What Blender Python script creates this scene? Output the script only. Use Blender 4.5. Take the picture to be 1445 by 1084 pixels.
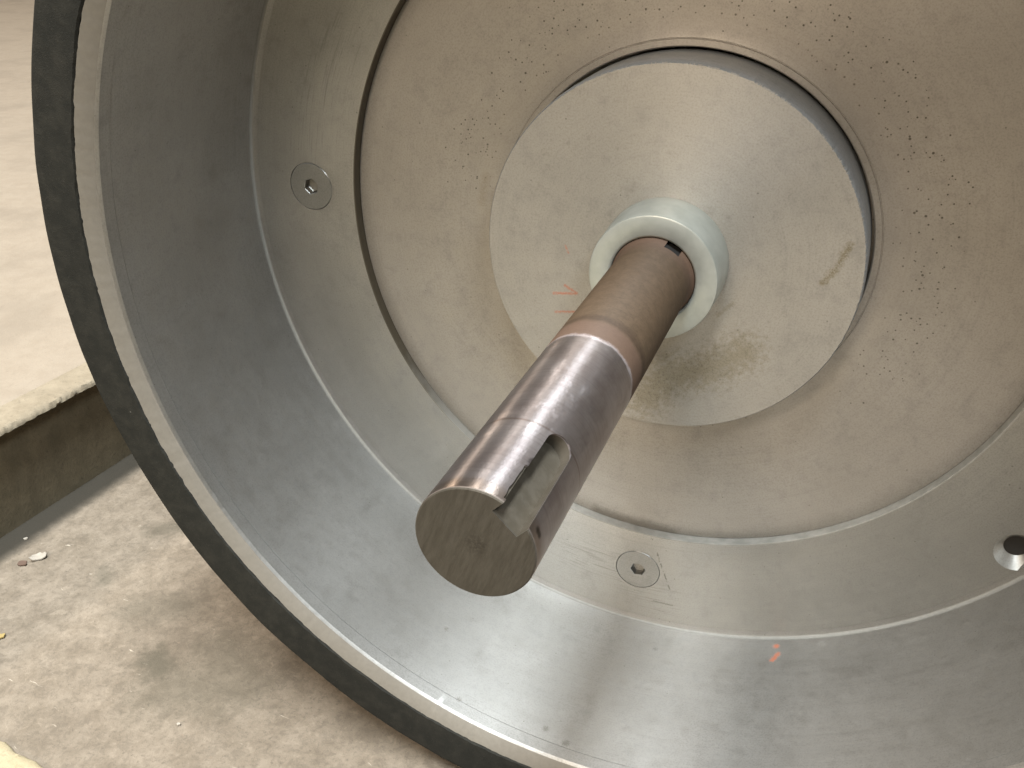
import bpy, bmesh, math, random
from mathutils import Vector, Matrix, noise as mnoise

# ------------------------------------------------------------------ scene
for o in list(bpy.data.objects):
    bpy.data.objects.remove(o)
SC = bpy.context.scene
COL = SC.collection
S = 0.02                      # metres per unit; one unit = radius of the shaft
R_ = math.radians

# camera ------------------------------------------------------------
cd = bpy.data.cameras.new('camera')
cam = bpy.data.objects.new('camera', cd)
COL.objects.link(cam)
right = Vector((0.93413713, 0.3569143, 0.0))
up = Vector((-0.16887176, 0.44198112, 0.88098526))
back = Vector((0.31443624, -0.82296104, 0.47314372))
m = Matrix((right, up, back)).transposed().to_4x4()
m.translation = Vector((4.57115934, -23.53295229, 8.81495522)) * S
cam.matrix_world = m
cd.sensor_fit = 'HORIZONTAL'
cd.sensor_width = 36.0
cd.lens = 32.93
cd.clip_start = 0.01
cd.clip_end = 200
SC.camera = cam

# world and lamps ------------------------------------------------------
W = bpy.data.worlds.new('World')
SC.world = W
W.use_nodes = True
bg = W.node_tree.nodes['Background']
bg.inputs['Color'].default_value = (1.0, 0.93, 0.84, 1)
bg.inputs['Strength'].default_value = 0.03


def area(name, loc, sx, sy, power, col, look):
    l = bpy.data.lights.new(name, 'AREA')
    l.shape = 'RECTANGLE'
    l.size, l.size_y = sx, sy
    l.energy = power
    l.color = col
    o = bpy.data.objects.new(name, l)
    COL.objects.link(o)
    o.location = loc
    d = (Vector(look) - Vector(loc)).normalized()
    # local Y of the lamp along world Y
    z = -d
    y = Vector((0, 1, 0))
    x = y.cross(z).normalized()
    y = z.cross(x).normalized()
    mm = Matrix((x, y, z)).transposed().to_4x4()
    mm.translation = Vector(loc)
    o.matrix_world = mm
    return o


# broad diffuser fitting overhead and two rows of tubes further left
area('ceiling_lamp_diffuser', (0.22, -1.0, 3.9), 0.7, 3.2, 500, (0.87, 0.95, 1.0), (0.22, -1.0, 0))
area('ceiling_lamp_row_near', (-1.25, -0.5, 3.9), 0.45, 3.0, 150, (1.0, 0.95, 0.88), (-1.25, -0.5, 0))
area('ceiling_lamp_row_far', (-5.0, 0.0, 3.4), 0.30, 4.6, 220, (1.0, 0.86, 0.70), (-0.6, 0.0, 0))
area('ceiling_lamp_row_right', (2.0, -2.4, 3.5), 1.0, 1.6, 180, (0.86, 0.945, 1.0), (0.0, -0.4, 0))
area('ceiling_lamp_row_front', (-0.7, -5.0, 3.2), 1.3, 0.6, 215, (1.0, 0.84, 0.66), (0.0, 0.0, 0))

SC.render.engine = 'CYCLES'
SC.view_settings.view_transform = 'Standard'
SC.view_settings.look = 'None'
SC.view_settings.exposure = 0.0
SC.view_settings.gamma = 1.0
SC.view_settings.use_curve_mapping = False


# ------------------------------------------------------------------ node helper
class NT:
    def __init__(self, name):
        self.m = bpy.data.materials.new(name)
        self.m.use_nodes = True
        self.t = self.m.node_tree
        self.b = self.t.nodes['Principled BSDF']
        self._tc = None

    def _set(self, sock, v):
        if v is None:
            return
        if isinstance(v, bpy.types.NodeSocket):
            self.t.links.new(v, sock)
        elif isinstance(v, (tuple, list)):
            v = tuple(v)
            if sock.type == 'RGBA' and len(v) == 3:
                v = v + (1,)
            sock.default_value = v
        else:
            if sock.type == 'RGBA':
                v = (v, v, v, 1)
            elif sock.type == 'VECTOR':
                v = (v, v, v)
            sock.default_value = v

    def obj(self):
        if self._tc is None:
            n = self.t.nodes.new('ShaderNodeTexCoord')
            # coordinates in units of the shaft radius
            self._tc = self.vm('SCALE', n.outputs['Object'], s=1 / S)
        return self._tc

    def ma(self, op, a, b=None, c=None, clamp=False):
        n = self.t.nodes.new('ShaderNodeMath')
        n.operation = op
        n.use_clamp = clamp
        self._set(n.inputs[0], a)
        self._set(n.inputs[1], b)
        self._set(n.inputs[2], c)
        return n.outputs[0]

    def vm(self, op, a, b=None, s=None):
        n = self.t.nodes.new('ShaderNodeVectorMath')
        n.operation = op
        self._set(n.inputs[0], a)
        if b is not None:
            self._set(n.inputs[1], b)
        if s is not None:
            self._set(n.inputs['Scale'], s)
        return n.outputs['Value'] if op in ('DOT_PRODUCT', 'LENGTH', 'DISTANCE') else n.outputs[0]

    def sep(self, v):
        n = self.t.nodes.new('ShaderNodeSeparateXYZ')
        self._set(n.inputs[0], v)
        return n.outputs

    def comb(self, x, y, z):
        n = self.t.nodes.new('ShaderNodeCombineXYZ')
        for i, v in enumerate((x, y, z)):
            self._set(n.inputs[i], v)
        return n.outputs[0]

    def noise(self, vec, scale=1.0, detail=3.0, rough=0.5, off=None, dist=0.0):
        n = self.t.nodes.new('ShaderNodeTexNoise')
        if off is not None:
            vec = self.vm('ADD', vec, (off, off * 1.7, -off))
        self._set(n.inputs['Vector'], vec)
        n.inputs['Scale'].default_value = scale
        n.inputs['Detail'].default_value = detail
        n.inputs['Roughness'].default_value = rough
        n.inputs['Distortion'].default_value = dist
        return n.outputs['Fac']

    def voro(self, vec, scale):
        n = self.t.nodes.new('ShaderNodeTexVoronoi')
        self._set(n.inputs['Vector'], vec)
        n.inputs['Scale'].default_value = scale
        return n.outputs['Distance'], n.outputs['Color']

    def mr(self, v, a, b, c=0.0, d=1.0, smooth=True):
        n = self.t.nodes.new('ShaderNodeMapRange')
        n.interpolation_type = 'SMOOTHSTEP' if smooth else 'LINEAR'
        self._set(n.inputs['Value'], v)
        for k, x in zip(('From Min', 'From Max', 'To Min', 'To Max'), (a, b, c, d)):
            self._set(n.inputs[k], x)
        return n.outputs['Result']

    def mix(self, f, a, b, mode='MIX'):
        n = self.t.nodes.new('ShaderNodeMix')
        n.data_type = 'RGBA'
        n.blend_type = mode
        n.clamp_factor = True
        self._set(n.inputs[0], f)
        self._set(n.inputs[6], a)
        self._set(n.inputs[7], b)
        return n.outputs[2]

    def seg(self, P, a, b):
        """distance of P from the segment a-b"""
        a = Vector(a)
        b = Vector(b)
        ba = b - a
        pa = self.vm('SUBTRACT', P, tuple(a))
        h = self.ma('MULTIPLY', self.vm('DOT_PRODUCT', pa, tuple(ba)), 1 / max(ba.length_squared, 1e-9), clamp=True)
        n = self.t.nodes.new('ShaderNodeVectorMath')
        n.operation = 'SCALE'
        n.inputs[0].default_value = ba
        self._set(n.inputs['Scale'], h)
        return self.vm('LENGTH', self.vm('SUBTRACT', pa, n.outputs[0]))

    def stroke(self, P, pts, w, soft, nz=None, amt=0.0):
        d = None
        for a, b in zip(pts[:-1], pts[1:]):
            s = self.seg(P, a, b)
            d = s if d is None else self.ma('MINIMUM', d, s)
        if nz is not None:
            d = self.ma('ADD', d, self.ma('MULTIPLY', self.ma('SUBTRACT', nz, 0.5), amt))
        return self.mr(d, w, w + soft, 1.0, 0.0)

    def mx(self, *v):
        r = v[0]
        for x in v[1:]:
            r = self.ma('MAXIMUM', r, x)
        return r

    def bump(self, h, strength=0.3, dist=0.001, normal=None):
        n = self.t.nodes.new('ShaderNodeBump')
        n.inputs['Strength'].default_value = strength
        n.inputs['Distance'].default_value = dist
        self._set(n.inputs['Height'], h)
        if normal is not None:
            self._set(n.inputs['Normal'], normal)
        return n.outputs[0]

    def tangent_y(self):
        """direction of the turning marks round the drum's axis"""
        q = self.sep(self.obj())
        return self.vm('NORMALIZE', self.comb(self.ma('MULTIPLY', q[2], -1), 0, q[0]))

    def out(self, **k):
        for key, v in k.items():
            self._set(self.b.inputs[key.replace('_', ' ')], v)
        return self.m


def polar(N):
    P = N.obj()
    x, y, z = N.sep(P)
    flat = N.comb(x, 0, z)
    r = N.vm('LENGTH', flat)
    u = N.vm('NORMALIZE', flat)
    return P, x, y, z, r, u


def streak_vec(N, r, y, u, around=3.0, across=30.0):
    """a vector whose noise runs in rings round the drum's axis"""
    uu = N.vm('SCALE', u, s=around)
    ux, uy, uz = N.sep(uu)
    return N.comb(ux, N.ma('MULTIPLY', N.ma('ADD', r, y), across), uz)


# ------------------------------------------------------------------ mesh helper
def new_obj(name, me, mat=None, parent=None):
    o = bpy.data.objects.new(name, me)
    COL.objects.link(o)
    if mat is not None:
        me.materials.append(mat)
    if parent is not None:
        o.parent = parent
    return o


def finish(me, angle=32):
    me.update()
    for p in me.polygons:
        p.use_smooth = True
    me.set_sharp_from_angle(angle=R_(angle))


def lathe(name, prof, n, mat, parent, closed=True, jit=None, angle=32):
    """revolve (radius, t) points round the Y axis; t points towards the viewer (-Y).
    jit(i, theta) -> (dr, dt) in units for profile point i"""
    verts, faces = [], []
    k = len(prof)
    for j in range(n):
        th = 2 * math.pi * j / n
        c, s = math.cos(th), math.sin(th)
        for i, (r, t) in enumerate(prof):
            dr = dt = 0.0
            if jit:
                dr, dt = jit(i, th)
            verts.append(((r + dr) * c * S, -(t + dt) * S, (r + dr) * s * S))
    for j in range(n):
        j2 = (j + 1) % n
        for i in range(k if closed else k - 1):
            i2 = (i + 1) % k
            faces.append((j * k + i, j2 * k + i, j2 * k + i2, j * k + i2))
    me = bpy.data.meshes.new(name)
    me.from_pydata(verts, [], faces)
    bm = bmesh.new()
    bm.from_mesh(me)
    bmesh.ops.remove_doubles(bm, verts=bm.verts, dist=1e-7)
    bmesh.ops.recalc_face_normals(bm, faces=bm.faces)
    bm.to_mesh(me)
    bm.free()
    finish(me, angle)
    return new_obj(name, me, mat, parent)


def circ_noise(th, freq, seed, r=1.0):
    return mnoise.noise(Vector((math.cos(th) * freq + seed, math.sin(th) * freq, seed * 1.3)))


def box_mesh(name, pts_lo, pts_hi):
    """prism from two matching rings of points"""
    n = len(pts_lo)
    f = [tuple(range(n))[::-1], tuple(range(n, 2 * n))]
    for i in range(n):
        j = (i + 1) % n
        f.append((i, j, n + j, n + i))
    me = bpy.data.meshes.new(name)
    me.from_pydata(list(pts_lo) + list(pts_hi), [], f)
    me.update()
    return me


def cut(o, cutter):
    md = o.modifiers.new('cut', 'BOOLEAN')
    md.operation = 'DIFFERENCE'
    md.solver = 'EXACT'
    md.object = cutter
    dg = bpy.context.evaluated_depsgraph_get()
    dg.update()
    me = bpy.data.meshes.new_from_object(o.evaluated_get(dg))
    o.modifiers.clear()
    old = o.data
    o.data = me
    bpy.data.meshes.remove(old)
    cm = cutter.data
    bpy.data.objects.remove(cutter)
    bpy.data.meshes.remove(cm)
    finish(me)


def tag(o, label=None, cat=None, group=None, kind=None):
    if label:
        o['label'] = label
    if cat:
        o['category'] = cat
    if group:
        o['group'] = group
    if kind:
        o['kind'] = kind
    return o


def pt(r, thdeg, t):
    a = R_(thdeg)
    return Vector((r * math.cos(a), -t, r * math.sin(a)))


# ------------------------------------------------------------------ materials
FLOOR_Z = -15.42
E0X, E0Y = -25.97, -0.86


def mat_steel(name, base, tint, metallic, rough, kind, aniso=0.8):
    N = NT(name)
    P, x, y, z, r, u = polar(N)
    sv = streak_vec(N, r, y, u, 3.0, 26.0)
    st = N.noise(sv, 1.0, 4, 0.6)
    sv2 = streak_vec(N, r, y, u, 1.2, 7.0)
    st2 = N.noise(sv2, 1.0, 3, 0.5, off=4.0)
    bl = N.noise(P, 0.35, 4, 0.55)
    gr = N.noise(P, 20, 2, 0.7)
    bm_ = N.noise(P, 1.7, 5, 0.7, off=21.0)
    col = N.mix(N.mr(bl, 0.3, 0.7), base, tint)
    col = N.mix(N.ma('MULTIPLY', N.mr(bm_, 0.48, 0.72), 0.28), col, tuple(c * 0.6 for c in base))
    col = N.mix(N.ma('MULTIPLY', N.mr(st, 0.35, 0.75), 0.16), col, tuple(c * 0.72 for c in base))
    col = N.mix(N.ma('MULTIPLY', N.mr(st2, 0.55, 0.8), 0.15), col, tuple(c * 0.6 for c in base))
    col = N.mix(N.ma('MULTIPLY', N.mr(gr, 0.42, 0.72), 0.42), col, tuple(c * 0.62 for c in base))
    # small dark specks
    Pf = N.vm('MULTIPLY', P, (1, 1 if kind in ('bore', 'side') else 0, 1))
    d, c = N.voro(Pf, 3.2)
    cr = N.sep(c)
    speck = N.ma('MULTIPLY', N.mr(d, 0.05, 0.09, 1, 0), N.ma('GREATER_THAN', cr[0], 0.72))
    dirt_shade = N.ma('MULTIPLY', speck, 0.55)
    light = None
    film = None
    orange = None
    nz = N.noise(P, 6.0, 4, 0.7, off=9.0)
    fine = N.noise(P, 24.0, 3, 0.7, off=2.0)
    if kind == 'plate':
        # casting pits crowd in an arc outside the hub
        ang = N.vm('DOT_PRODUCT', u, (math.cos(R_(62)), 0, math.sin(R_(62))))
        arc = N.mr(ang, -0.35, 0.35)
        arc2 = N.ma('MULTIPLY', N.mr(N.vm('DOT_PRODUCT', u, (math.cos(R_(163)), 0, math.sin(R_(163)))), 0.965, 0.99), 0.9)
        ring = N.ma('MULTIPLY', N.mr(r, 5.45, 6.2), N.mr(r, 6.6, 7.6, 1, 0))
        amt = N.ma('MULTIPLY', ring, N.mx(arc, arc2))
        for sc, thr, sz in ((5.0, 0.06, 0.10), (7.8, 0.03, 0.15), (3.5, 0.22, 0.08)):
            d2, c2 = N.voro(N.vm('ADD', Pf, (sc, 0, sc)), sc)
            cc = N.sep(c2)
            sel = N.ma('GREATER_THAN', N.ma('MULTIPLY', amt, N.ma('ADD', 0.5, bl)),
                       N.ma('ADD', thr, N.ma('MULTIPLY', cc[0], 0.75)))
            wide = N.ma('MULTIPLY', cc[1], sz)
            p = N.ma('MULTIPLY', N.mr(N.ma('SUBTRACT', d2, wide), 0.0, 0.07, 1, 0), sel)
            dirt_shade = N.mx(dirt_shade, N.ma('MULTIPLY', p, 0.92))
        # pale ring close to the hub, greasy smear on its left
        pale = N.ma('MULTIPLY', N.mr(r, 5.35, 5.75), N.mr(r, 6.0, 6.15, 1, 0))
        light = N.ma('MULTIPLY', pale, 0.12)
        sm = N.stroke(P, [pt(5.9, 168, -1.5), pt(5.95, 176, -1.5)], 0.02, 0.22, fine, 0.3)
        film = N.ma('MULTIPLY', N.ma('MULTIPLY', sm, 0.5), N.mr(fine, .3, .6))
        smudge_shade = N.stroke(P, [pt(9.93, -101, -1.44), pt(9.93, -96, -1.44), pt(9.9, -91, -1.44), pt(9.98, -86, -1.44)], 0.0, 0.34, nz, 0.25)  # edge smudge, partly the shaft's shadow put into the plate colour
        dirt_shade = N.mx(dirt_shade, N.ma('MULTIPLY', smudge_shade, 0.6))
        scr = N.stroke(P, [pt(8.15, 163, -1.44), pt(7.0, 158, -1.44)], 0.0, 0.05, fine, 0.14)
        dirt_shade = N.mx(dirt_shade, N.ma('MULTIPLY', scr, 0.35))
    if kind == 'hub':
        sm = N.stroke(P, [(-.3, -.3, -4.25), (.5, -.3, -3.3), (1.5, -.3, -3.0), (2.3, -.3, -2.3)], 0.0, 0.9, nz, 2.2)
        spk = N.ma('MULTIPLY', N.mr(fine, 0.50, 0.64), sm)
        sm2 = N.stroke(P, [(4.05, -.3, -.05), (4.3, -.3, .35), (4.52, -.3, 1.0)], 0.0, 0.16, nz, 0.5)
        sm3 = N.stroke(P, [(1.55, -.3, -1.35), (1.9, -.3, -.95)], 0.0, 0.09, fine, 0.2)
        mot = N.ma('MULTIPLY', N.mr(N.noise(P, 3.0, 5, 0.75, off=6.0), 0.54, 0.75), 0.24)
        dirt_shade = N.mx(dirt_shade, N.ma('MULTIPLY', spk, 0.5))
        col = N.mix(mot, col, (0.12, 0.105, 0.08))
        film = N.mx(N.ma('MULTIPLY', sm, 0.45), N.ma('MULTIPLY', N.ma('MULTIPLY', sm2, N.mr(fine, .3, .6)), 0.7), N.ma('MULTIPLY', sm3, 0.3))
        o1 = N.stroke(P, [(-3.05, -.3, -1.40), (-2.36, -.3, -1.31), (-2.72, -.3, -1.12)], 0.005, 0.06, fine, 0.2)
        o2 = N.stroke(P, [(-2.98, -.3, -1.96), (-2.36, -.3, -1.86)], 0.0, 0.055, fine, 0.2)
        o3 = N.stroke(P, [(-2.75, -.3, .05), (-2.65, -.3, -.15)], 0.0, 0.04, fine, 0.14)
        orange = N.ma('MULTIPLY', N.mx(o1, o2, o3), N.mr(fine, 0.3, 0.5))
        orange = N.ma('MULTIPLY', orange, 0.85)
    if kind == 'ring':
        sm = N.stroke(P, [(0.05, 1.1, -10.05), (.35, 1.1, -10.9), (.8, 1.1, -12.05)], 0.0, 0.045, fine, 0.10)
        sm = N.ma('MULTIPLY', sm, N.mr(N.noise(P, 7.0, 2, 0.6, off=3.0), 0.46, 0.56))
        g = N.stroke(P, [(-2.4, 1.1, -11.5), (-.6, 1.1, -11.75), (.5, 1.1, -12.75)], 0.1, 1.1)
        g2 = N.stroke(P, [pt(11.6, 172, -1.1), pt(11.2, 155, -1.1)], 0.1, 1.2)
        g = N.ma('MULTIPLY', N.mx(g, g2), N.mr(N.noise(streak_vec(N, r, y, u, 9.0, 16.0), 1.0, 3, 0.6, off=8), 0.5, 0.72))
        t1 = N.stroke(P, [(-.84, 1.1, -11.03), (-.72, 1.1, -11.0)], 0.0, 0.05)
        t2 = N.stroke(P, [(.3, 1.1, -12.72), (.95, 1.1, -12.72)], 0.0, 0.05, fine, .1)
        dirt_shade = N.mx(dirt_shade, N.ma('MULTIPLY', sm, 0.85), N.ma('MULTIPLY', g, 0.42), N.ma('MULTIPLY', t1, .8), N.ma('MULTIPLY', t2, .6))
    if kind == 'bore':
        a = pt(13.7, -71, -.66)
        b = pt(13.7, -70.6, -.3)
        c3 = pt(13.7, -71.2, 0.0)
        o1 = N.stroke(P, [a, a], 0.05, 0.09, fine, 0.3)
        o2 = N.stroke(P, [b, c3], 0.03, 0.08, fine, 0.3)
        orange = N.ma('MULTIPLY', N.mx(o1, o2), 0.9)
        q = [N.stroke(P, [pt(13.7, a_, t_)] * 2, w_ * .5, 0.11, fine, 0.35) for a_, t_, w_ in
             ((-114.1, 2.86, .03), (-96.6, 4.6, .07), (-93.6, 4.85, .09), (-65, -.7, .05), (-87, .1, .05), (-108, 5.0, .03))]
        dirt_shade = N.mx(dirt_shade, N.ma('MULTIPLY', N.mx(*q), 0.6))
        gr2 = N.ma('MULTIPLY', N.mr(N.noise(N.vm('MULTIPLY', P, (1, .5, 1)), 1.4, 4, .6, off=11), .55, .8), .22)
        col = N.mix(gr2, col, (0.14, 0.135, 0.115))
    col = N.mix(dirt_shade, col, (0.06, 0.05, 0.033))
    if film is not None:
        col = N.mix(film, col, (0.17, 0.135, 0.06))
    if light is not None:
        col = N.mix(light, col, (0.5, 0.45, 0.39))
    met = N.ma('MULTIPLY', N.ma('SUBTRACT', 1.0, dirt_shade), metallic)
    if orange is not None:
        col = N.mix(orange, col, (0.34, 0.095, 0.04))
        met = N.ma('MULTIPLY', met, N.ma('SUBTRACT', 1.0, orange))
    ro = N.ma('ADD', rough, N.ma('MULTIPLY', N.ma('SUBTRACT', st2, 0.5), 0.08))
    ro = N.ma('ADD', ro, N.ma('ADD', N.ma('MULTIPLY', dirt_shade, 0.25), N.ma('MULTIPLY', N.ma('SUBTRACT', bm_, 0.5), 0.25)))
    h = N.ma('ADD', N.ma('MULTIPLY', st, 0.35), N.ma('MULTIPLY', gr, 0.65))
    nb = N.bump(h, 0.10, 0.0003)
    return N.out(Base_Color=col, Metallic=met, Roughness=ro, Normal=nb, Anisotropic=aniso, Anisotropic_Rotation=0.25, Tangent=N.tangent_y())


M_BORE = mat_steel('shell_steel', (0.325, 0.319, 0.303), (0.37, 0.364, 0.348), 0.95, 0.55, 'bore', 0.55)
M_RING = mat_steel('flange_steel', (0.325, 0.318, 0.296), (0.37, 0.362, 0.338), 0.85, 0.52, 'ring', 0.65)
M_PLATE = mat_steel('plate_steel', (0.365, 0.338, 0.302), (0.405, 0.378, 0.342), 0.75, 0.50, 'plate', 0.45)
M_HUB = mat_steel('hub_steel', (0.355, 0.335, 0.30), (0.395, 0.372, 0.335), 0.6, 0.52, 'hub', 0.58)
M_BOLT = mat_steel('bolt_steel', (0.260, 0.260, 0.248), (0.298, 0.298, 0.285), 0.8, 0.42, 'bolt')


def mat_rubber():
    N = NT('black_rubber')
    P, x, y, z, r, u = polar(N)
    n1 = N.noise(P, 2.5, 4, 0.65)
    n2 = N.noise(P, 30, 2, 0.6)
    col = N.mix(N.mr(n1, 0.35, 0.75), (0.012, 0.012, 0.0098), (0.021, 0.020, 0.016))
    col = N.mix(N.ma('MULTIPLY', N.mr(n2, 0.6, 0.8), 0.4), col, (0.075, 0.07, 0.058))
    d, c = N.voro(P, 1.6)
    cc = N.sep(c)
    sp = N.ma('MULTIPLY', N.mr(d, 0.03, 0.06, 1, 0), N.ma('GREATER_THAN', cc[0], 0.7))
    col = N.mix(N.ma('MULTIPLY', sp, 0.5), col, (0.3, 0.29, 0.26))
    sc = N.mr(N.noise(N.vm('MULTIPLY', P, (1, 1, 2.5)), 1.1, 5, 0.7, off=5), 0.62, 0.75)
    col = N.mix(N.ma('MULTIPLY', sc, 0.2), col, (0.05, 0.05, 0.044))
    return N.out(Base_Color=col, Roughness=0.8, Specular_IOR_Level=0.2, Normal=N.bump(N.ma('ADD', n2, n1), 0.35, 0.0006))


def mat_shaft():
    N = NT('shaft_steel')
    N.b.inputs['Specular IOR Level'].default_value = 0.25
    P, x, y, z, r, u = polar(N)
    t = N.ma('MULTIPLY', y, -1)
    nz = N.noise(P, 2.2, 4, 0.6)
    fine = N.noise(P, 18, 3, 0.65)
    tt = N.ma('ADD', t, N.ma('MULTIPLY', N.ma('SUBTRACT', nz, 0.5), 0.25))
    ringv = streak_vec(N, 0.0, y, u, 0.8, 16.0)
    rg = N.noise(ringv, 1.0, 3, 0.6)
    ang = N.noise(streak_vec(N, 0.0, y, u, 2.0, 1.2), 1.0, 4, 0.6, off=3)
    steel = N.mix(N.mr(ang, 0.3, 0.7), (0.36, 0.315, 0.31), (0.47, 0.43, 0.43))
    steel = N.mix(N.ma('MULTIPLY', N.mr(rg, 0.45, 0.7), 0.35), steel, (0.27, 0.23, 0.225))
    smud = N.mr(N.noise(N.vm('MULTIPLY', P, (1, .45, 1)), 2.4, 5, 0.7, off=7), 0.52, 0.72)
    steel = N.mix(N.ma('MULTIPLY', smud, 0.3), steel, (0.24, 0.20, 0.18))
    # brown ring close to the end and a thin dark ring behind the slot
    e1 = N.mr(tt, 12.75, 13.05)
    steel = N.mix(N.ma('MULTIPLY', e1, 0.55), steel, (0.26, 0.19, 0.13))
    l1 = N.ma('MULTIPLY', N.mr(t, 10.98, 11.01), N.mr(t, 11.03, 11.07, 1, 0))
    steel = N.mix(N.ma('MULTIPLY', l1, 0.5), steel, (0.2, 0.14, 0.11))
    rust = N.mix(N.mr(N.noise(P, 5.0, 5, 0.7, off=4), 0.3, 0.7), (0.062, 0.041, 0.0245), (0.082, 0.054, 0.033))
    rust = N.mix(N.ma('MULTIPLY', N.mr(fine, 0.45, 0.7), 0.45), rust, (0.045, 0.029, 0.017))
    pink = N.ma('MULTIPLY', N.mr(tt, 6.65, 6.95), N.mr(tt, 7.6, 7.9, 1, 0))
    pink2 = N.mr(t, 2.6, 1.7)
    rust = N.mix(N.ma('MULTIPLY', N.mx(pink, pink2), 0.6), rust, (0.098, 0.060, 0.044))
    dk = N.ma('MULTIPLY', N.mr(tt, 6.4, 6.6), N.mr(tt, 6.7, 6.85, 1, 0))
    rust = N.mix(N.ma('MULTIPLY', dk, 0.4), rust, (0.024, 0.014, 0.010))
    k = N.mr(N.ma('ADD', tt, N.ma('MULTIPLY', N.ma('SUBTRACT', fine, 0.5), 0.12)), 7.45, 7.68)
    col = N.mix(k, rust, steel)
    key_shade = N.ma('MULTIPLY', N.mr(r, 0.975, 0.99, 1, 0), N.mr(t, 2.3, 2.1))
    col = N.mix(key_shade, col, (0.006, 0.005, 0.004))  # blackens the keyway under the collar, its shade put into the colour
    # slot and end: dull brown steel
    end = N.mr(t, 13.12, 13.16)
    inr = N.mr(r, 0.955, 0.975, 1, 0)
    inr = N.ma('MULTIPLY', inr, N.mr(t, 9.0, 9.5))
    dirtcol = N.mix(N.mr(N.noise(P, 3.5, 4, .6, off=2), .35, .65), (0.062, 0.052, 0.038), (0.080, 0.068, 0.052))
    col = N.mix(inr, col, dirtcol)
    saw = N.noise(N.vm('MULTIPLY', N.comb(N.ma('ADD', x, N.ma('MULTIPLY', z, -0.35)), y, z), (9, 1, 1.6)), 1.0, 5, 0.7)
    endc = N.mix(N.mr(saw, 0.3, 0.7), (0.044, 0.038, 0.029), (0.066, 0.058, 0.046))
    ctr = N.mr(N.vm('DISTANCE', P, (0.02, -13.17, 0.0)), 0.04, 0.3, 1, 0)
    endc = N.mix(N.ma('MULTIPLY', N.ma('MULTIPLY', ctr, N.mr(fine, .35, .6)), 0.6), endc, (0.02, 0.016, 0.012))
    col = N.mix(end, col, endc)
    # scorched damage along the slot
    nd = N.noise(N.vm('MULTIPLY', P, (1, .6, 1)), 6, 4, .7, off=1)
    dam = N.mx(N.stroke(P, [pt(1, 58, 13.1), pt(1, 57, 12.5), pt(1, 60, 11.95)], 0.0, 0.09, nd, 0.16),
               N.stroke(P, [pt(1, 16, 12.95), pt(1, 20, 12.95)], 0.02, 0.08, nd, 0.1))
    dam = N.ma('MULTIPLY', dam, N.ma('SUBTRACT', 1.0, end))
    col = N.mix(N.ma('MULTIPLY', dam, 0.8), col, (0.03, 0.022, 0.017))
    met = N.mr(k, 0, 1, 0.0, 0.95)
    met = N.ma('MULTIPLY', met, N.ma('SUBTRACT', 1.0, N.ma('MULTIPLY', N.mx(end, inr), 0.75)))
    ro = N.mr(k, 0, 1, 0.85, 0.28)
    ro = N.ma('ADD', ro, N.ma('MULTIPLY', smud, 0.12))
    ro = N.ma('ADD', ro, N.ma('MULTIPLY', N.mx(end, inr), 0.25))
    h = N.ma('ADD', N.ma('MULTIPLY', rg, 0.5), N.ma('ADD', N.ma('MULTIPLY', fine, 0.5), N.ma('MULTIPLY', N.ma('MULTIPLY', saw, end), 1.2)))
    an = N.ma('MULTIPLY', N.ma('SUBTRACT', 1.0, N.mx(end, inr)), 0.9)
    return N.out(Base_Color=col, Metallic=met, Roughness=ro, Normal=N.bump(h, 0.25, 0.0004),
                 Anisotropic=an, Anisotropic_Rotation=0.25, Tangent=N.tangent_y())


def mat_zinc():
    N = NT('zinc_plate')
    P, x, y, z, r, u = polar(N)
    n1 = N.noise(P, 2.0, 4, 0.6)
    n2 = N.noise(P, 26, 2, 0.6)
    col = N.mix(N.mr(n1, 0.3, 0.7), (0.335, 0.352, 0.322), (0.395, 0.412, 0.38))
    col = N.mix(N.ma('MULTIPLY', N.mr(n2, 0.6, 0.8), 0.3), col, (0.35, 0.36, 0.33))
    ed = N.ma('MULTIPLY', N.mr(y, -0.62, -0.35), N.mr(n1, 0.4, 0.6))
    col = N.mix(N.ma('MULTIPLY', ed, 0.3), col, (0.30, 0.29, 0.25))
    return N.out(Base_Color=col, Metallic=0.55, Roughness=0.40, Normal=N.bump(n2, 0.08, 0.0003))


def mat_dark(name, c, rough=0.8):
    N = NT(name)
    P = N.obj()
    n1 = N.noise(P, 8, 3, 0.6)
    return N.out(Base_Color=N.mix(n1, tuple(v * 0.7 for v in c), c), Roughness=rough)


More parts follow.
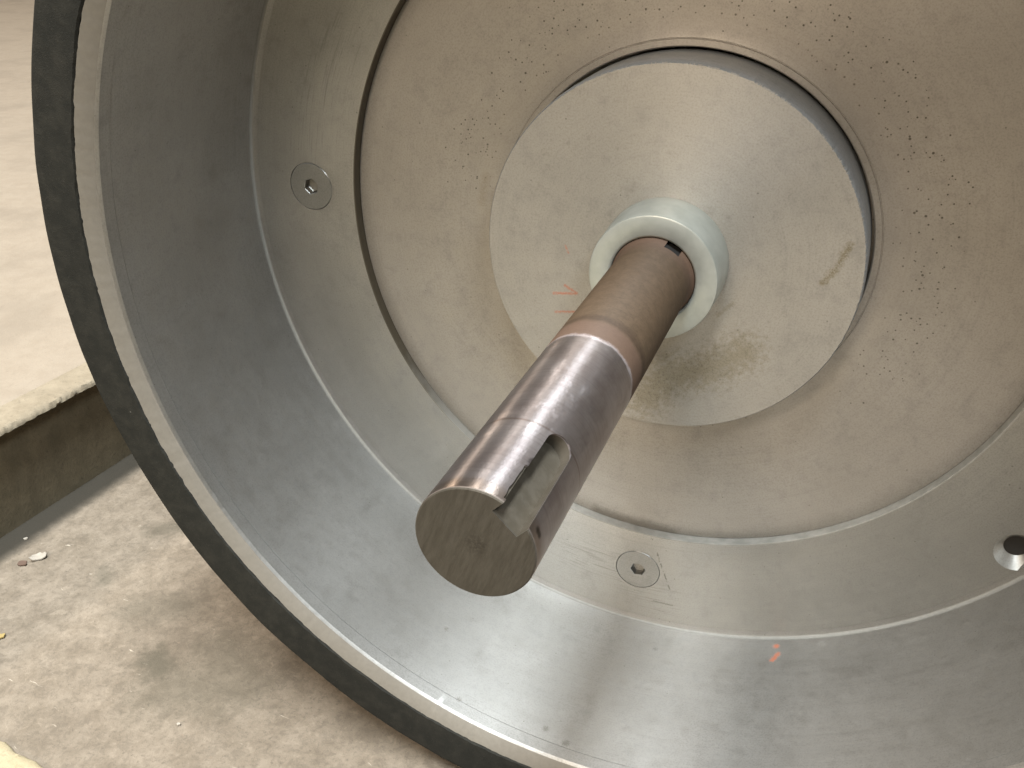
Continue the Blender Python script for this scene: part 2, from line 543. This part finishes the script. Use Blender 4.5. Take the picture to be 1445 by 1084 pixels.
def mat_concrete(name, c0, c1, kind):
    N = NT(name)
    P = N.obj()
    a = N.noise(P, 0.22, 5, 0.6)
    b = N.noise(P, 1.1, 6, 0.68, off=3.0)
    f = N.noise(P, 7.0, 4, 0.7, off=5.0)
    g = N.noise(P, 38, 2, 0.6)
    col = N.mix(N.mr(b, 0.25, 0.75), c0, c1)
    col = N.mix(N.ma('MULTIPLY', N.mr(a, 0.45, 0.7), 0.4), col, tuple(v * 0.72 for v in c0))
    col = N.mix(N.ma('MULTIPLY', N.mr(f, 0.52, 0.75), 0.6 if kind != 'platform' else 0.25), col, tuple(v * 0.5 for v in c0))
    col = N.mix(N.ma('MULTIPLY', N.mr(g, 0.55, 0.8), 0.3 if kind != 'platform' else 0.12), col, tuple(v * 0.6 for v in c0))
    h = N.ma('ADD', N.ma('MULTIPLY', f, 0.8), N.ma('MULTIPLY', g, 0.35))
    if kind == 'floor':
        pn = N.noise(P, 2.6, 9, 0.78, off=14.0, dist=0.4)
        col = N.mix(N.ma('MULTIPLY', N.mr(pn, 0.50, 0.57), 0.32), col, tuple(v * 0.55 for v in c0))
        col = N.mix(N.ma('MULTIPLY', N.mr(pn, 0.44, 0.38), 0.35), col, tuple(min(1, v * 1.25) for v in c1))
    if kind == 'floor':
        nz = N.noise(P, 1.6, 5, 0.7, off=8)
        # long pale scratches
        sc = N.noise(N.vm('MULTIPLY', N.vm('ADD', P, N.vm('SCALE', N.comb(b, a, 0), s=1.4)), (1.0, 6.0, 1)), 1.3, 3, 0.55, off=2)
        col = N.mix(N.ma('MULTIPLY', N.mr(sc, 0.70, 0.78), 0.28), col, (0.80, 0.70, 0.56))
        d, c = N.voro(N.vm('MULTIPLY', P, (1, 1.3, 1)), 1.4)
        cc = N.sep(c)
        chip = N.ma('MULTIPLY', N.mr(N.ma('ADD', d, N.ma('MULTIPLY', N.ma('SUBTRACT', f, .5), .2)), 0.04, 0.10, 1, 0), N.ma('GREATER_THAN', cc[0], 0.75))
        col = N.mix(N.ma('MULTIPLY', chip, 0.6), col, (0.16, 0.12, 0.085))
        # the step's soft shadow painted into the floor colour along its foot
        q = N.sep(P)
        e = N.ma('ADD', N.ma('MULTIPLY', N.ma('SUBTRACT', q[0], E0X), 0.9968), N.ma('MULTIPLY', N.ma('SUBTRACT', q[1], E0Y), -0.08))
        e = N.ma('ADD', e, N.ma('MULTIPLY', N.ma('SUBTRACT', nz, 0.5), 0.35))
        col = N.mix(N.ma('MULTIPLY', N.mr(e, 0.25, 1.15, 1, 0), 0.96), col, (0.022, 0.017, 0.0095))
        # oily stains
        w = N.noise(P, 0.9, 4, .6, off=1)
        s1 = N.stroke(P, [(-15.9, -5.2, FLOOR_Z), (-15.6, -5.5, FLOOR_Z)], 0.1, 1.0, nz, 2.0)
        s2 = N.stroke(P, [(-14.6, -6.0, FLOOR_Z), (-12.5, -5.2, FLOOR_Z), (-13.6, -4.2, FLOOR_Z)], 0.0, 2.2, nz, 4.0)
        s3 = N.stroke(P, [(-20.9, 1.0, FLOOR_Z), (-19.6, 1.9, FLOOR_Z)], 0.05, 0.8, nz, 1.4)
        s4 = N.stroke(P, [(-18.3, -3.2, FLOOR_Z), (-16.8, -2.4, FLOOR_Z)], 0.0, 1.2, nz, 2.2)
        s5 = N.stroke(P, [(-21.2, -1.9, FLOOR_Z), (-20.6, -2.4, FLOOR_Z)], 0.0, 0.5, nz, 1.0)
        s = N.mx(N.ma('MULTIPLY', s1, 0.8), N.ma('MULTIPLY', s2, 0.5), N.ma('MULTIPLY', s3, 0.5), N.ma('MULTIPLY', s4, 0.4), N.ma('MULTIPLY', s5, 0.5))
        col = N.mix(s, col, (0.062, 0.052, 0.034))
    return N.out(Base_Color=col, Roughness=0.82, Normal=N.bump(h, 0.5, 0.0012))


M_RUB = mat_rubber()
M_SHAFT = mat_shaft()
M_ZINC = mat_zinc()
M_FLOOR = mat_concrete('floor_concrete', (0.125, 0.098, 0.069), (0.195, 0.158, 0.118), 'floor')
M_STEP = mat_concrete('step_concrete', (0.165, 0.132, 0.088), (0.225, 0.184, 0.128), 'step')
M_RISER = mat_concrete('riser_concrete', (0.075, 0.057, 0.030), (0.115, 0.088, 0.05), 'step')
M_PLAT = mat_concrete('platform_concrete', (0.20, 0.16, 0.117), (0.225, 0.184, 0.138), 'platform')
M_SLAB = mat_concrete('slab_concrete', (0.27, 0.22, 0.13), (0.32, 0.265, 0.17), 'step')

# ------------------------------------------------------------------ setting
zf = FLOOR_Z
me = bpy.data.meshes.new('floor')
E_ = 400
me.from_pydata([(-E_ * S, -E_ * S, zf * S), (E_ * S, -E_ * S, zf * S), (E_ * S, E_ * S, zf * S), (-E_ * S, E_ * S, zf * S)], [], [(0, 1, 2, 3)])
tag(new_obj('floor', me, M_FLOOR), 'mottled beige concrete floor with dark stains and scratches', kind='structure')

# step: a raised platform with a rough nosing, its dark face undercut for added shade
AX = Vector((0.08, 0.9968, 0))          # along the edge
NX = Vector((-0.9968, 0.08, 0))         # away from the drum
E0 = Vector((-25.97, -0.86, 0))


def step_strip(name, prof, y0, y1, n, mat, rough, seed):
    """extrude an (offset, height) profile along the step's edge with uneven concrete"""
    verts, faces = [], []
    k = len(prof)
    for j in range(n + 1):
        s = y0 + (y1 - y0) * j / n
        for i, (d, z) in enumerate(prof):
            q = E0 + AX * s + NX * d
            a = rough[i]
            jx = a * mnoise.fractal(Vector((s * 3.7, i * 7.3, seed)), 0.5, 2.0, 6)
            jz = a * mnoise.fractal(Vector((s * 4.1, i * 3.1, seed + 20)), 0.5, 2.0, 6)
            q = q + NX * jx
            verts.append((q.x * S, q.y * S, (z + jz) * S))
    for j in range(n):
        for i in range(k - 1):
            faces.append((j * k + i, (j + 1) * k + i, (j + 1) * k + i + 1, j * k + i + 1))
    me = bpy.data.meshes.new(name)
    me.from_pydata(verts, [], faces)
    bm = bmesh.new()
    bm.from_mesh(me)
    bmesh.ops.recalc_face_normals(bm, faces=bm.faces)
    bm.to_mesh(me)
    bm.free()
    finish(me, 50)
    return new_obj(name, me, mat)


zt = -10.5
o = step_strip('step', [(0.75, zt - .32), (0.1, zt - .30), (0.01, zt - 0.26), (0.03, zt - 0.14), (0.10, zt - 0.05), (0.25, zt - .01), (0.6, zt), (1.0, zt), (1.4, zt), (1.64, zt), (1.70, zt - 0.5)],
               -60, 60, 1500, M_STEP, [.02, .03, .04, .05, .055, .04, .02, .015, .01, .01, 0], 3.0)
tag(o, 'rough concrete step edge beside the drum', kind='structure')
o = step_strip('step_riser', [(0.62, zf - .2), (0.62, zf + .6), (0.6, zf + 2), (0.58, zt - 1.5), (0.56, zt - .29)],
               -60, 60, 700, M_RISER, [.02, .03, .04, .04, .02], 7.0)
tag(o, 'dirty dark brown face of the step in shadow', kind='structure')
o = step_strip('platform', [(1.71, zt - 0.5), (1.74, zt - 0.06), (1.85, zt - 0.03), (4, zt - .03), (300, zt - 0.03)], -300, 300, 60, M_PLAT, [0, 0, 0, 0, 0], 5.0)
tag(o, 'pale smooth concrete platform above the step', kind='structure')

# the next floor slab, cut off by the lower left corner
a0 = Vector((-18.17, -9.81, 0))
dd = Vector((2.08, -0.28, 0)).normalized()
nn = Vector((-dd.y, dd.x, 0)) * -1
verts, faces = [], []
prof = [(0.0, zf - 0.1), (0.02, zf + .10), (0.10, zf + 0.20), (0.3, zf + 0.24), (3.0, zf + 0.24), (60, zf + 0.24)]
n = 400
for j in range(n + 1):
    s = -6 + 20.0 * j / n
    for i, (d, z) in enumerate(prof):
        jx = (0.07 if i < 3 else 0) * mnoise.fractal(Vector((s * 1.5, i * .3, 9.0)), 0.9, 2.0, 4)
        q = a0 + dd * s + nn * (d + jx)
        verts.append((q.x * S, q.y * S, z * S))
k = len(prof)
for j in range(n):
    for i in range(k - 1):
        faces.append((j * k + i, (j + 1) * k + i, (j + 1) * k + i + 1, j * k + i + 1))
me = bpy.data.meshes.new('floor_slab')
me.from_pydata(verts, [], faces)
bm = bmesh.new()
bm.from_mesh(me)
bmesh.ops.recalc_face_normals(bm, faces=bm.faces)
bm.to_mesh(me)
bm.free()
finish(me, 50)
tag(new_obj('floor_slab', me, M_SLAB), 'yellowish concrete slab edge in the lower left corner', kind='structure')

# ------------------------------------------------------------------ the drum
drum = bpy.data.objects.new('conveyor_drum', None)
COL.objects.link(drum)
drum.empty_display_size = 0.05
tag(drum, 'large steel conveyor drum with black rubber lagging and a keyed shaft', 'drum')

TR = -1.1       # flange ring face
TP = -1.41       # end plate face
TD = 0.30       # hub face
RB = 13.70      # shell bore


# rubber lagging
def jl(i, th):
    w = 0.05 * circ_noise(th, 2.2, 1.0) + 0.02 * circ_noise(th, 14, 4.0)
    if i in (1, 2, 3, 4):
        return w, 0.02 * circ_noise(th, 6, 8.0)
    if i in (5, 6):
        return 0.035 * circ_noise(th, 30, 2.0) + 0.03 * circ_noise(th, 90, 3.0), 0
    return 0, 0


lathe('rubber_lagging', [(15.38, -26), (15.38, 5.70), (15.355, 5.82), (15.29, 5.88), (15.2, 5.89), (14.18, 5.78), (14.14, 5.72), (14.15, -26)],
      900, M_RUB, drum, jit=jl)


# shell: tube with a rough turned lip
def js(i, th):
    if i == 1:
        e = 0.03 * circ_noise(th, 40, 5.0) + 0.025 * circ_noise(th, 110, 6.0)
        return e, 0
    if i == 2:
        e = 0.006 * circ_noise(th, 30, 15.0) + 0.007 * circ_noise(th, 160, 16.0)
        e += -0.05 * max(0, circ_noise(th, 75, 17.0) - 0.5)
        return e, 0
    return 0, 0


shell = lathe('shell', [(14.12, -26), (14.13, 5.74), (13.72, 5.52), (13.66, 5.44), (13.665, 5.05), (13.685, 5.02), (RB, 5.0), (RB, 2.5), (RB, 0), (RB, -.98),
                (RB - .015, -1.045), (RB - .04, -1.075), (RB - .065, -1.085), (RB - .25, -1.11), (RB - .25, -1.6), (RB + .05, -1.6), (RB + .05, -26)],
      1200, M_BORE, drum, jit=js)

M_LIP = mat_dark('lip_steel', (0.165, 0.147, 0.12), 0.55)
shell.data.materials.append(M_LIP)
M_CORNER = mat_dark('bore_corner', (0.23, 0.222, 0.20), 0.5)  # separate matte tone for the fillet in the bore's corner
shell.data.materials.append(M_CORNER)
for p in shell.data.polygons:
    if -p.center.y / S > 5.53:
        p.material_index = 1
    tt_ = -p.center.y / S
    rr_ = math.hypot(p.center.x, p.center.z) / S
    if -1.09 < tt_ < -0.985 and rr_ < RB - .005:
        p.material_index = 2

# flange ring (carries the bolts)
ring = lathe('flange_ring', [(RB - .24, TR), (12.0, TR), (10.07, TR), (10.04, TR - .015), (10.03, TR - .04), (10.03, TP - .35), (RB - .24, TP - .35)],
             360, M_RING, drum)


def mat_edge():
    N = NT('ring_edge')
    P, x, y, z, r, u = polar(N)
    n1 = N.noise(P, 3.0, 4, 0.65)
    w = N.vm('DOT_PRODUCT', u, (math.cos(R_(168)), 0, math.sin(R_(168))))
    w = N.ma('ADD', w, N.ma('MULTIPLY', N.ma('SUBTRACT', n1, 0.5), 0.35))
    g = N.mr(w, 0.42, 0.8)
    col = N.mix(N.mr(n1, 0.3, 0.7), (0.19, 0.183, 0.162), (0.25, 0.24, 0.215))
    col = N.mix(N.ma('MULTIPLY', g, 0.93), col, (0.035, 0.025, 0.012))  # left part darkened: grease and the wall's own shade put into the colour
    return N.out(Base_Color=col, Roughness=0.5, Metallic=0.2)


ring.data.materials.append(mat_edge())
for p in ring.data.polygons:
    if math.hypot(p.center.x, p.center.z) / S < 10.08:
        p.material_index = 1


def cyl_cutter(x, z, r0, r1, t0, t1, n=64):
    lo = [((x + r0 * math.cos(2 * math.pi * i / n)) * S, -t0 * S, (z + r0 * math.sin(2 * math.pi * i / n)) * S) for i in range(n)]
    hi = [((x + r1 * math.cos(2 * math.pi * i / n)) * S, -t1 * S, (z + r1 * math.sin(2 * math.pi * i / n)) * S) for i in range(n)]
    me = box_mesh('cutter', lo, hi)
    bm = bmesh.new()
    bm.from_mesh(me)
    bmesh.ops.recalc_face_normals(bm, faces=bm.faces)
    bm.to_mesh(me)
    bm.free()
    return new_obj('cutter', me)


BOLTS = [(11.58, 178.1, 18), (11.55, -91.6, 8), (11.55, -1.7, 30), (11.55, 88.2, 3)]
for r, th, _ in BOLTS:
    p = pt(r, th, 0)
    cut(ring, cyl_cutter(p.x, p.z, .752, .752, TR + .2, TR - .22))
HOLE = pt(12.98, -37.0, 0)
cut(ring, cyl_cutter(HOLE.x, HOLE.z, 0.30, 0.63, TR - .40, TR + .02))


M_SOCK = mat_steel('socket_steel', (0.10, 0.095, 0.085), (0.15, 0.145, 0.13), 0.8, 0.35, 'bolt', 0.0)


def bolt(r, th, rot):
    p = pt(r, th, 0)
    n = 48
    R0, RH = 0.742, 0.25
    bm = bmesh.new()

    def ringv(f, t):
        out = []
        for i in range(n):
            a = 2 * math.pi * i / n
            q = f(a)
            out.append(bm.verts.new(((p.x + q * math.cos(a)) * S, -t * S, (p.z + q * math.sin(a)) * S)))
        return out

    def hexr(a):
        b = (a - R_(rot)) % (math.pi / 3) - math.pi / 6
        return RH * math.cos(math.pi / 6) / math.cos(b)
    rows = [ringv(lambda a: R0 - .1, TR - .2), ringv(lambda a: R0, TR - .02), ringv(lambda a: R0 - .02, TR + .004),
            ringv(lambda a: 0.40, TR + .006), ringv(lambda a: hexr(a) * 1.07, TR + .004), ringv(hexr, TR - .012)]

    def build(name, rows, cap, mat, parent):
        for a, b in zip(rows[:-1], rows[1:]):
            for i in range(n):
                bm.faces.new((a[i], a[(i + 1) % n], b[(i + 1) % n], b[i]))
        if cap:
            bm.faces.new(rows[-1])
        me = bpy.data.meshes.new(name)
        bm.to_mesh(me)
        finish(me, 28)
        return new_obj(name, me, mat, parent)

    o = build('socket_bolt', rows, False, M_BOLT, drum)
    bm.free()
    bm = bmesh.new()
    build('hex_socket', [ringv(hexr, TR - .013), ringv(lambda a: hexr(a) * .98, TR - .19), ringv(lambda a: hexr(a) * .5, TR - .30)], True, M_SOCK, o)
    bm.free()
    return o


for b in BOLTS:
    bolt(*b)

# black disc standing in for the shade inside the empty countersunk hole
M_HOLE = mat_dark('hole_shade', (0.012, 0.010, 0.008))
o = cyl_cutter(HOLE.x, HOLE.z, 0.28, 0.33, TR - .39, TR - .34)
o.name = 'hole_shade_disc'
o.data.name = 'hole_shade_disc'
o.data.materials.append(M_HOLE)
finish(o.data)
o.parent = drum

# end plate with its turned steps near the hub
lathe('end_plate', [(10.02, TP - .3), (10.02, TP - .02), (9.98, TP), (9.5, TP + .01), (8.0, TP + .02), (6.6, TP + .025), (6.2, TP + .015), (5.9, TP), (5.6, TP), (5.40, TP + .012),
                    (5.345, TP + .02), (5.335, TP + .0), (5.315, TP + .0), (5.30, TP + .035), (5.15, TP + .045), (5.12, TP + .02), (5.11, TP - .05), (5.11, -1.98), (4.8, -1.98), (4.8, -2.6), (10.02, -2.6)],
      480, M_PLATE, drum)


# hub boss with a rough edge
def jh(i, th):
    if i in (1, 2):
        e = 0.012 * circ_noise(th, 50, 25.0) + 0.022 * circ_noise(th, 130, 26.0)
        up_ = max(0.0, math.sin(th - R_(-40)))
        return e * (0.35 + up_), 0
    return 0, 0


M_HUBW = mat_steel('hub_side_steel', (0.22, 0.228, 0.232), (0.27, 0.278, 0.282), 0.4, 0.5, 'side', 0.2)
hub = lathe('hub', [(1.12, TD), (4.975, TD), (5.005, TD - .05), (5.03, TD - .3), (5.04, -1.97), (4.7, -1.99), (4.7, -2.3), (1.12, -2.3)], 900, M_HUB, drum, jit=jh)
hub.data.materials.append(M_HUBW)
for p in hub.data.polygons:
    c = p.center
    rr = math.hypot(c.x, c.z) / S
    if rr > 4.985 and -c.y / S < TD - 0.01:
        p.material_index = 1

# collar on the shaft
lathe('collar', [(1.09, 1.70), (1.115, 1.735), (1.15, 1.75), (1.60, 1.75), (1.635, 1.735), (1.65, 1.70), (1.655, 1.1), (1.67, .98), (1.685, .90), (1.685, TD + .005), (1.09, TD + .005)],
      160, M_ZINC, drum)

# shaft
prof = [(0.0, 13.17), (0.45, 13.17), (0.968, 13.17), (0.99, 13.155), (1.0, 13.12)]
t = 12.8
while t > 2.0:
    prof.append((1.0, t))
    t -= 0.6
prof += [(1.0, 2.0), (1.004, 1.86), (1.03, 1.76), (1.066, 1.70), (1.078, 1.60), (1.078, TD), (1.078, -3.0), (0.0, -3.0)]
shaft = lathe('shaft', prof, 192, M_SHAFT, drum, closed=False)


def slot_cutter(thc, w, d0, t0, t1, rnd, n=16, wob=0.0, seed=0):
    """slot prism along the shaft: rounded end at t0, running to t1, from depth radius d0 outwards"""
    ur = pt(1, thc, 0)
    ut = pt(1, thc + 90, 0)
    out = []
    tc = t0 + w
    for i in range(n + 1):
        a = math.pi * i / n
        out.append((w * math.cos(a), tc - w * math.sin(a) * rnd))
    k = 10
    for i in range(k + 1):
        s = i / k
        out.append((-w * (1 + wob * mnoise.noise(Vector((s * 5, seed, 1)))), tc + .02 + (t1 - tc) * s))
    for i in range(k + 1):
        s = 1 - i / k
        out.append((w * (1 + wob * mnoise.noise(Vector((s * 5, seed, 7)))), tc + .02 + (t1 - tc) * s))
    lo = [tuple((ur * d0 + ut * a + Vector((0, -b, 0))) * S) for a, b in out]
    hi = [tuple((ur * 1.3 + ut * a + Vector((0, -b, 0))) * S) for a, b in out]
    me = box_mesh('cutter', lo, hi)
    bm = bmesh.new()
    bm.from_mesh(me)
    bmesh.ops.recalc_face_normals(bm, faces=bm.faces)
    bm.to_mesh(me)
    bm.free()
    return new_obj('cutter', me)


cut(shaft, slot_cutter(45.5, 0.268, 0.70, 10.93, 13.4, 1.0, wob=0.0, seed=2))
# broken edges of the slot
cut(shaft, slot_cutter(61, 0.055, 0.945, 12.1, 13.05, 0.5, wob=0.35, seed=5))
# keyway that runs on under the collar
cut(shaft, slot_cutter(61, 0.21, 0.955, -0.2, 1.93, 1.0))

# ------------------------------------------------------------------ small litter on the floor
M_CHIP = mat_dark('white_paint', (0.33, 0.29, 0.24), 0.6)
M_CHIPB = mat_dark('brown_bark', (0.10, 0.06, 0.04), 0.8)
M_CHIPY = mat_dark('yellow_wood', (0.30, 0.22, 0.08), 0.7)


def flake(name, mat, loc, size, rz, seed, label, cat, thick=0.05, curl=0.25, elong=1.6):
    rnd = random.Random(seed)
    n = 14
    bm = bmesh.new()
    top, bot = [], []
    for i in range(n):
        a = 2 * math.pi * i / n
        q = size * (0.7 + 0.5 * rnd.random())
        x, y = q * math.cos(a) * elong, q * math.sin(a)
        zz = curl * size * (x / (size * elong)) ** 2 + 0.15 * size * rnd.random()
        top.append(bm.verts.new((x * S, y * S, (zz + thick) * S)))
        bot.append(bm.verts.new((x * S, y * S, zz * S)))
    ct = bm.verts.new((0, 0, thick * S))
    cb = bm.verts.new((0, 0, 0))
    for i in range(n):
        j = (i + 1) % n
        bm.faces.new((top[i], top[j], ct))
        bm.faces.new((bot[j], bot[i], cb))
        bm.faces.new((top[j], top[i], bot[i], bot[j]))
    bmesh.ops.recalc_face_normals(bm, faces=bm.faces)
    me = bpy.data.meshes.new(name)
    bm.to_mesh(me)
    bm.free()
    finish(me, 40)
    o = new_obj(name, me, mat)
    o.location = Vector(loc) * S
    o.rotation_euler = (0, 0, rz)
    return tag(o, label, cat)


flake('paint_flake', M_CHIP, (-24.15, -2.2, zf + .01), 0.22, 0.9, 4, 'curled white paint flake on the floor near the step', 'paint flake', curl=.7)
flake('bark_chip', M_CHIPB, (-24.45, -2.75, zf + .01), 0.16, 0.1, 8, 'small brown chip lying beside the white paint flake', 'chip', curl=.2)
flake('wood_chip', M_CHIPY, (-22.05, -6.3, zf + .01), 0.20, 0.6, 12, 'small yellow chip on the floor at the left picture edge', 'chip', curl=.3)
flake('grit_crumb', M_CHIP, (-25.6, -1.45, zf + .01), 0.07, 0.2, 15, 'tiny pale crumb in the shadow of the step, nearer the picture edge', 'crumb', elong=1.1)
flake('grit_crumb', M_CHIP, (-13.3, -7.2, zf + .01), 0.06, 0.2, 19, 'tiny pale crumb on the floor near the lower rim of the drum', 'crumb', elong=1.2)
